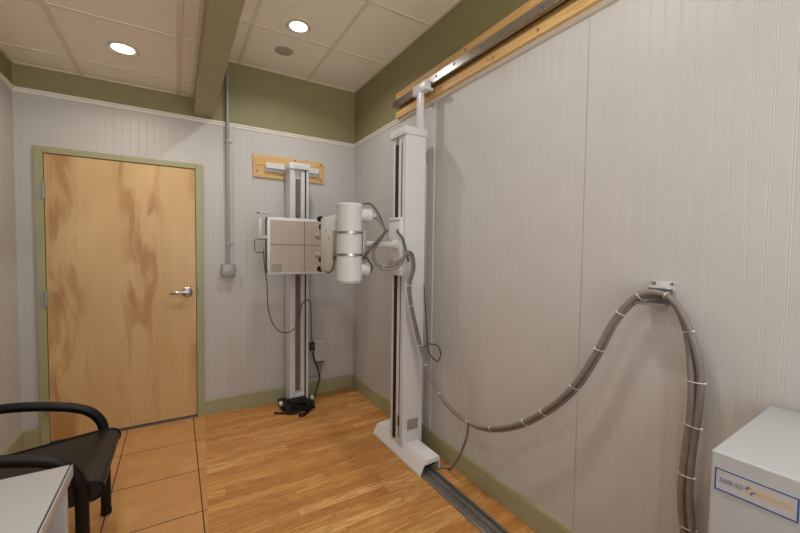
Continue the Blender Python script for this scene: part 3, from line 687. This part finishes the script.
# printed words: serif style capitals
ZM = (Za + Zb) / 2 + .0005
def serif_word(txt, ya, yb, m, name, h):
    """bold capitals with slab serifs, spread from ya to yb (reading towards -y)"""
    G = {'A': ([((.05, 0), (.42, 1), .07), ((.50, 1), (.88, 0), .15), ((.22, .33), (.74, .33), .07)], [(.0, .24, 0), (.70, 1.0, 0)]),
         'M': ([((.13, 0), (.13, 1), .07), ((.15, 1), (.5, .12), .13), ((.5, .12), (.85, 1), .07), ((.86, 0), (.86, 1), .15)], [(0, .26, 0), (.70, 1, 0), (0, .2, 1), (.8, 1, 1)]),
         'R': ([((.2, 0), (.2, 1), .15), ((.2, .95), (.6, .95), .08), ((.2, .5), (.6, .5), .08), ((.7, .58), (.7, .88), .15), ((.5, .48), (.85, .0), .15)], [(.05, .38, 0), (.75, 1, 0), (.05, .3, 1)]),
         'D': ([((.2, 0), (.2, 1), .15), ((.2, .95), (.62, .95), .08), ((.2, .05), (.62, .05), .08), ((.80, .22), (.80, .78), .15), ((.6, .95), (.8, .75), .1), ((.6, .05), (.8, .25), .1)], [(.05, .3, 0), (.05, .3, 1)]),
         'E': ([((.2, 0), (.2, 1), .15), ((.2, .95), (.85, .95), .08), ((.2, .05), (.85, .05), .08), ((.2, .5), (.62, .5), .08), ((.83, .75), (.83, .95), .06), ((.83, .05), (.83, .26), .06)], [(.05, .3, 0), (.05, .3, 1)]),
         'I': ([((.5, 0), (.5, 1), .17)], [(.22, .78, 0), (.22, .78, 1)]),
         'C': ([((.2, .25), (.2, .75), .15), ((.2, .75), (.42, .95), .1), ((.2, .25), (.42, .05), .1), ((.42, .95), (.72, .95), .08), ((.42, .05), (.72, .05), .08), ((.80, .68), (.80, 1.0), .06), ((.72, .05), (.86, .24), .08)], []),
         'L': ([((.25, 0), (.25, 1), .15), ((.2, .05), (.85, .05), .08), ((.83, .05), (.83, .3), .06)], [(.08, .42, 1), (.08, .42, 0)])}
    wid = {'M': 1.25, 'I': .55}
    tot = sum(wid.get(ch, 1.0) + .16 for ch in txt) - .16
    s_ = (ya - yb) / tot
    b = MB(); u = 0
    for ch in txt:
        cw = wid.get(ch, 1.0)
        strokes, serifs = G[ch]
        for (p, q, t) in strokes:
            a = Vector((p[0] * cw * s_, p[1] * h)); c_ = Vector((q[0] * cw * s_, q[1] * h)); dd = (c_ - a)
            nrm = Vector((-dd.y, dd.x)).normalized() * (t * s_ / 2)
            if dd.length < 1e-9: continue
            quad = [a + nrm, c_ + nrm, c_ - nrm, a - nrm]
            b.prism([(ya - u * s_ - v.x, ZM - h / 2 + v.y) for v in quad], 0, LX - .0012, LX - .0007)
        for (sa, sb, zz) in serifs:
            z0_ = ZM - h / 2 + zz * h
            b.box(LX - .0012, LX - .0007, ya - (u + sb * cw) * s_, ya - (u + sa * cw) * s_, z0_ - .0003, z0_ + .0004)
        u += cw + .16
    b.build(name, m, lp, False)
serif_word('AMRAD', -3.1665, -3.2075, M['navy'], 'lettering', .0098)
serif_word('MEDICAL', -3.2280, -3.2840, M['orange'], 'lettering', .0098)
ec = (-3.2180, ZM)
for i in range(8):
    a = PI / 8 + i * PI / 4
    m_ = M['navy'] if (i // 2) % 2 == 0 else M['orange']
    b = MB(); P = lambda r, t: (ec[0] + r * math.cos(t), ec[1] + r * math.sin(t))
    b.prism([P(.0032, a - .28), P(.0082, a - .20), P(.0088, a), P(.0082, a + .20), P(.0032, a + .28)], 0, LX - .0012, LX - .0007); b.build('emblem', m_, lp, False)

th = math.radians(2.6); pv = Vector((-.5, -3.149, 0)); d0 = Vector((-.27, -3.45, 0)) - pv          # stands slightly askew to the wall
gc.rotation_euler = (0, 0, th)
gc.location = pv + Vector((d0.x * math.cos(th) - d0.y * math.sin(th), d0.x * math.sin(th) + d0.y * math.cos(th), 0))
# ------------------------------------------------------------------ chair
ch = thing('armchair', (-2.07, -1.35, 0), 'black vinyl reception armchair with looped arms between door and white table', 'chair')
lm = M['black']
YA, YN = -1.075, -1.625
b = MB()
prof = [(-2.31, .345), (-2.33, .360), (-2.33, .392), (-2.31, .408), (-2.25, .416), (-2.12, .430), (-1.98, .447), (-1.88, .457), (-1.845, .456), (-1.822, .446), (-1.810, .425), (-1.812, .402), (-1.826, .384), (-1.85, .376), (-1.90, .376), (-2.10, .352)]
n_ = len(prof)
secs = [(YN + .018, .88), (YN + .022, .97), (YN + .034, 1.0), (-1.35, 1.0), (YA - .034, 1.0), (YA - .022, .97), (YA - .018, .88)]
cxp, czp = -2.07, .40
rows = []
for y, s_ in secs:
    rows.append([b.bm.verts.new((cxp + (x - cxp) * (1 - (1 - s_) * .12), y, czp + (z - czp) * s_)) for x, z in prof])
for a_, c_ in zip(rows, rows[1:]):
    for i in range(n_): b.bm.faces.new((a_[i], a_[(i + 1) % n_], c_[(i + 1) % n_], c_[i]))
b.bm.faces.new(rows[0][::-1]); b.bm.faces.new(rows[-1])
st = b.build('seat', M['vinyl'], ch)
for y in (YN + .019, YA - .019):
    b = MB(); b.tube([(x, y, z) for x, z in prof] + [(prof[0][0], y, prof[0][1])], .005, 8, 3); b.build('piping', M['black'], st)
for y in (YA, YN):
    b = MB()
    b.tube([(-1.876, y, .001), (-1.876, y, .20), (-1.876, y, .36), (-1.878, y, .440), (-1.892, y, .500), (-1.930, y, .552), (-1.99, y, .586), (-2.08, y, .612), (-2.18, y, .630), (-2.28, y, .638), (-2.375, y, .640)], .0225, 14, 8)
    fl = b.build('arm_leg', lm, ch)
    b = MB(); b.cyl((-1.876, y, 0.0), (-1.876, y, .03), .0245, 14, bev=.003); b.build('foot_glide', M['black'], fl)
    b = MB(); b.tube([(-2.43, y, .001), (-2.40, y, .20), (-2.375, y, .42), (-2.375, y, .62), (-2.40, y, .80), (-2.425, y, .88)], .0155, 12, 6); b.build('rear_leg', lm, ch)
for P_ in ([(-1.89, YA - .012, .365), (-1.89, YN + .012, .365)], [(-2.375, YA, .335), (-2.28, YA - .02, .335), (-2.28, YN + .02, .335), (-2.375, YN, .335)]):
    b = MB(); b.tube(P_, .012, 10, 1, smooth=False); b.build('seat_rail', lm, ch)
b = MB()
rows = []
for i in range(9):
    v = i / 8; y = YN + .03 + (YA - YN - .06) * v; cv = .018 * (1 - (2 * v - 1) ** 2)
    rows.append([b.bm.verts.new((x - cv, y, z)) for x, z in ((-2.33, .50), (-2.345, .49), (-2.375, .50), (-2.385, .66), (-2.42, .86), (-2.41, .88), (-2.385, .87), (-2.352, .70), (-2.335, .58))])
for a_, c_ in zip(rows, rows[1:]):
    m_ = len(a_)
    for i in range(m_): b.bm.faces.new((a_[i], a_[(i + 1) % m_], c_[(i + 1) % m_], c_[i]))
b.bm.faces.new(rows[0][::-1]); b.bm.faces.new(rows[-1]); b.build('backrest', M['vinyl'], ch)

# ------------------------------------------------------------------ white table
tb = thing('table', (-2.14, -2.5, 0), 'white laminate table with dark edge seam in the near left corner', 'table')
TXa, TXb, TYa, TYb = -2.46, -1.821, -3.15, -2.045
b = MB(); b.box(TXa, TXb - .0075, TYa, TYb, .710, .740, .002); b.build('tabletop', M['laminate'], tb)
b = MB(); b.box(TXb - .004, TXb, TYa, TYb, .704, .739, .001); b.build('edge_band', M['laminate'], tb)
b = MB(); b.box(TXb - .0078, TXb - .0038, TYa + .001, TYb - .001, .7105, .7395); b.build('edge_seam', M['rubber'], tb, False)
for x in (TXa + .03, TXb - .055):
    for y in (TYa + .02, TYb - .065):
        b = MB(); b.box(x, x + .045, y, y + .045, .001, .712, .002); b.build('leg', M['laminate'], tb)
b = MB(); b.box(TXa + .04, TXb - .035, TYb - .060, TYb - .042, .63, .709); b.box(TXb - .050, TXb - .032, TYa + .06, TYb - .06, .63, .709); b.build('apron', M['laminate'], tb, False)

# ------------------------------------------------------------------ camera
cam = bpy.data.cameras.new('camera'); co_ = bpy.data.objects.new('camera', cam); COL.objects.link(co_)
cam.sensor_fit = 'HORIZONTAL'; cam.sensor_width = 36.0; cam.lens = 374.3648 / 800 * 36.0; cam.clip_start = 0.02
yaw, pitch, roll = .5388, -.0403, .0126
f = Vector((math.sin(yaw) * math.cos(pitch), math.cos(yaw) * math.cos(pitch), math.sin(pitch)))
r = Vector((math.cos(yaw), -math.sin(yaw), 0)); u = r.cross(f)
r2 = r * math.cos(roll) + u * math.sin(roll); u2 = -r * math.sin(roll) + u * math.cos(roll)
mt = Matrix((r2, u2, -f)).transposed().to_4x4(); mt.translation = Vector((-1.5463, -3.5016, 1.3962))
co_.matrix_world = mt
sc.camera = co_

# ------------------------------------------------------------------ world and view
w = bpy.data.worlds.new('world'); sc.world = w; w.use_nodes = True
nt = w.node_tree; bg = nt.nodes['Background']           # pale sky above; brighter lower half is made up to lift the ceiling
tc = nt.nodes.new('ShaderNodeTexCoord'); sx = nt.nodes.new('ShaderNodeSeparateXYZ'); nt.links.new(tc.outputs['Generated'], sx.inputs[0])
cr_ = nt.nodes.new('ShaderNodeValToRGB'); mr = nt.nodes.new('ShaderNodeMapRange'); mr.inputs['From Min'].default_value = -1; nt.links.new(sx.outputs[2], mr.inputs['Value']); nt.links.new(mr.outputs[0], cr_.inputs[0])
cr_.color_ramp.elements[0].position = .48; cr_.color_ramp.elements[0].color = (1.0, .97, .92, 1)
cr_.color_ramp.elements[1].position = .52; cr_.color_ramp.elements[1].color = (.34, .36, .39, 1)
nt.links.new(cr_.outputs[0], bg.inputs[0]); bg.inputs[1].default_value = 10.5
vs = sc.view_settings
vs.view_transform = 'Standard'; vs.look = 'None'; vs.gamma = 1.0; vs.exposure = -1.0
try: vs.use_curve_mapping = False
except Exception: pass
sc.cycles.max_bounces = 10; sc.cycles.diffuse_bounces = 7
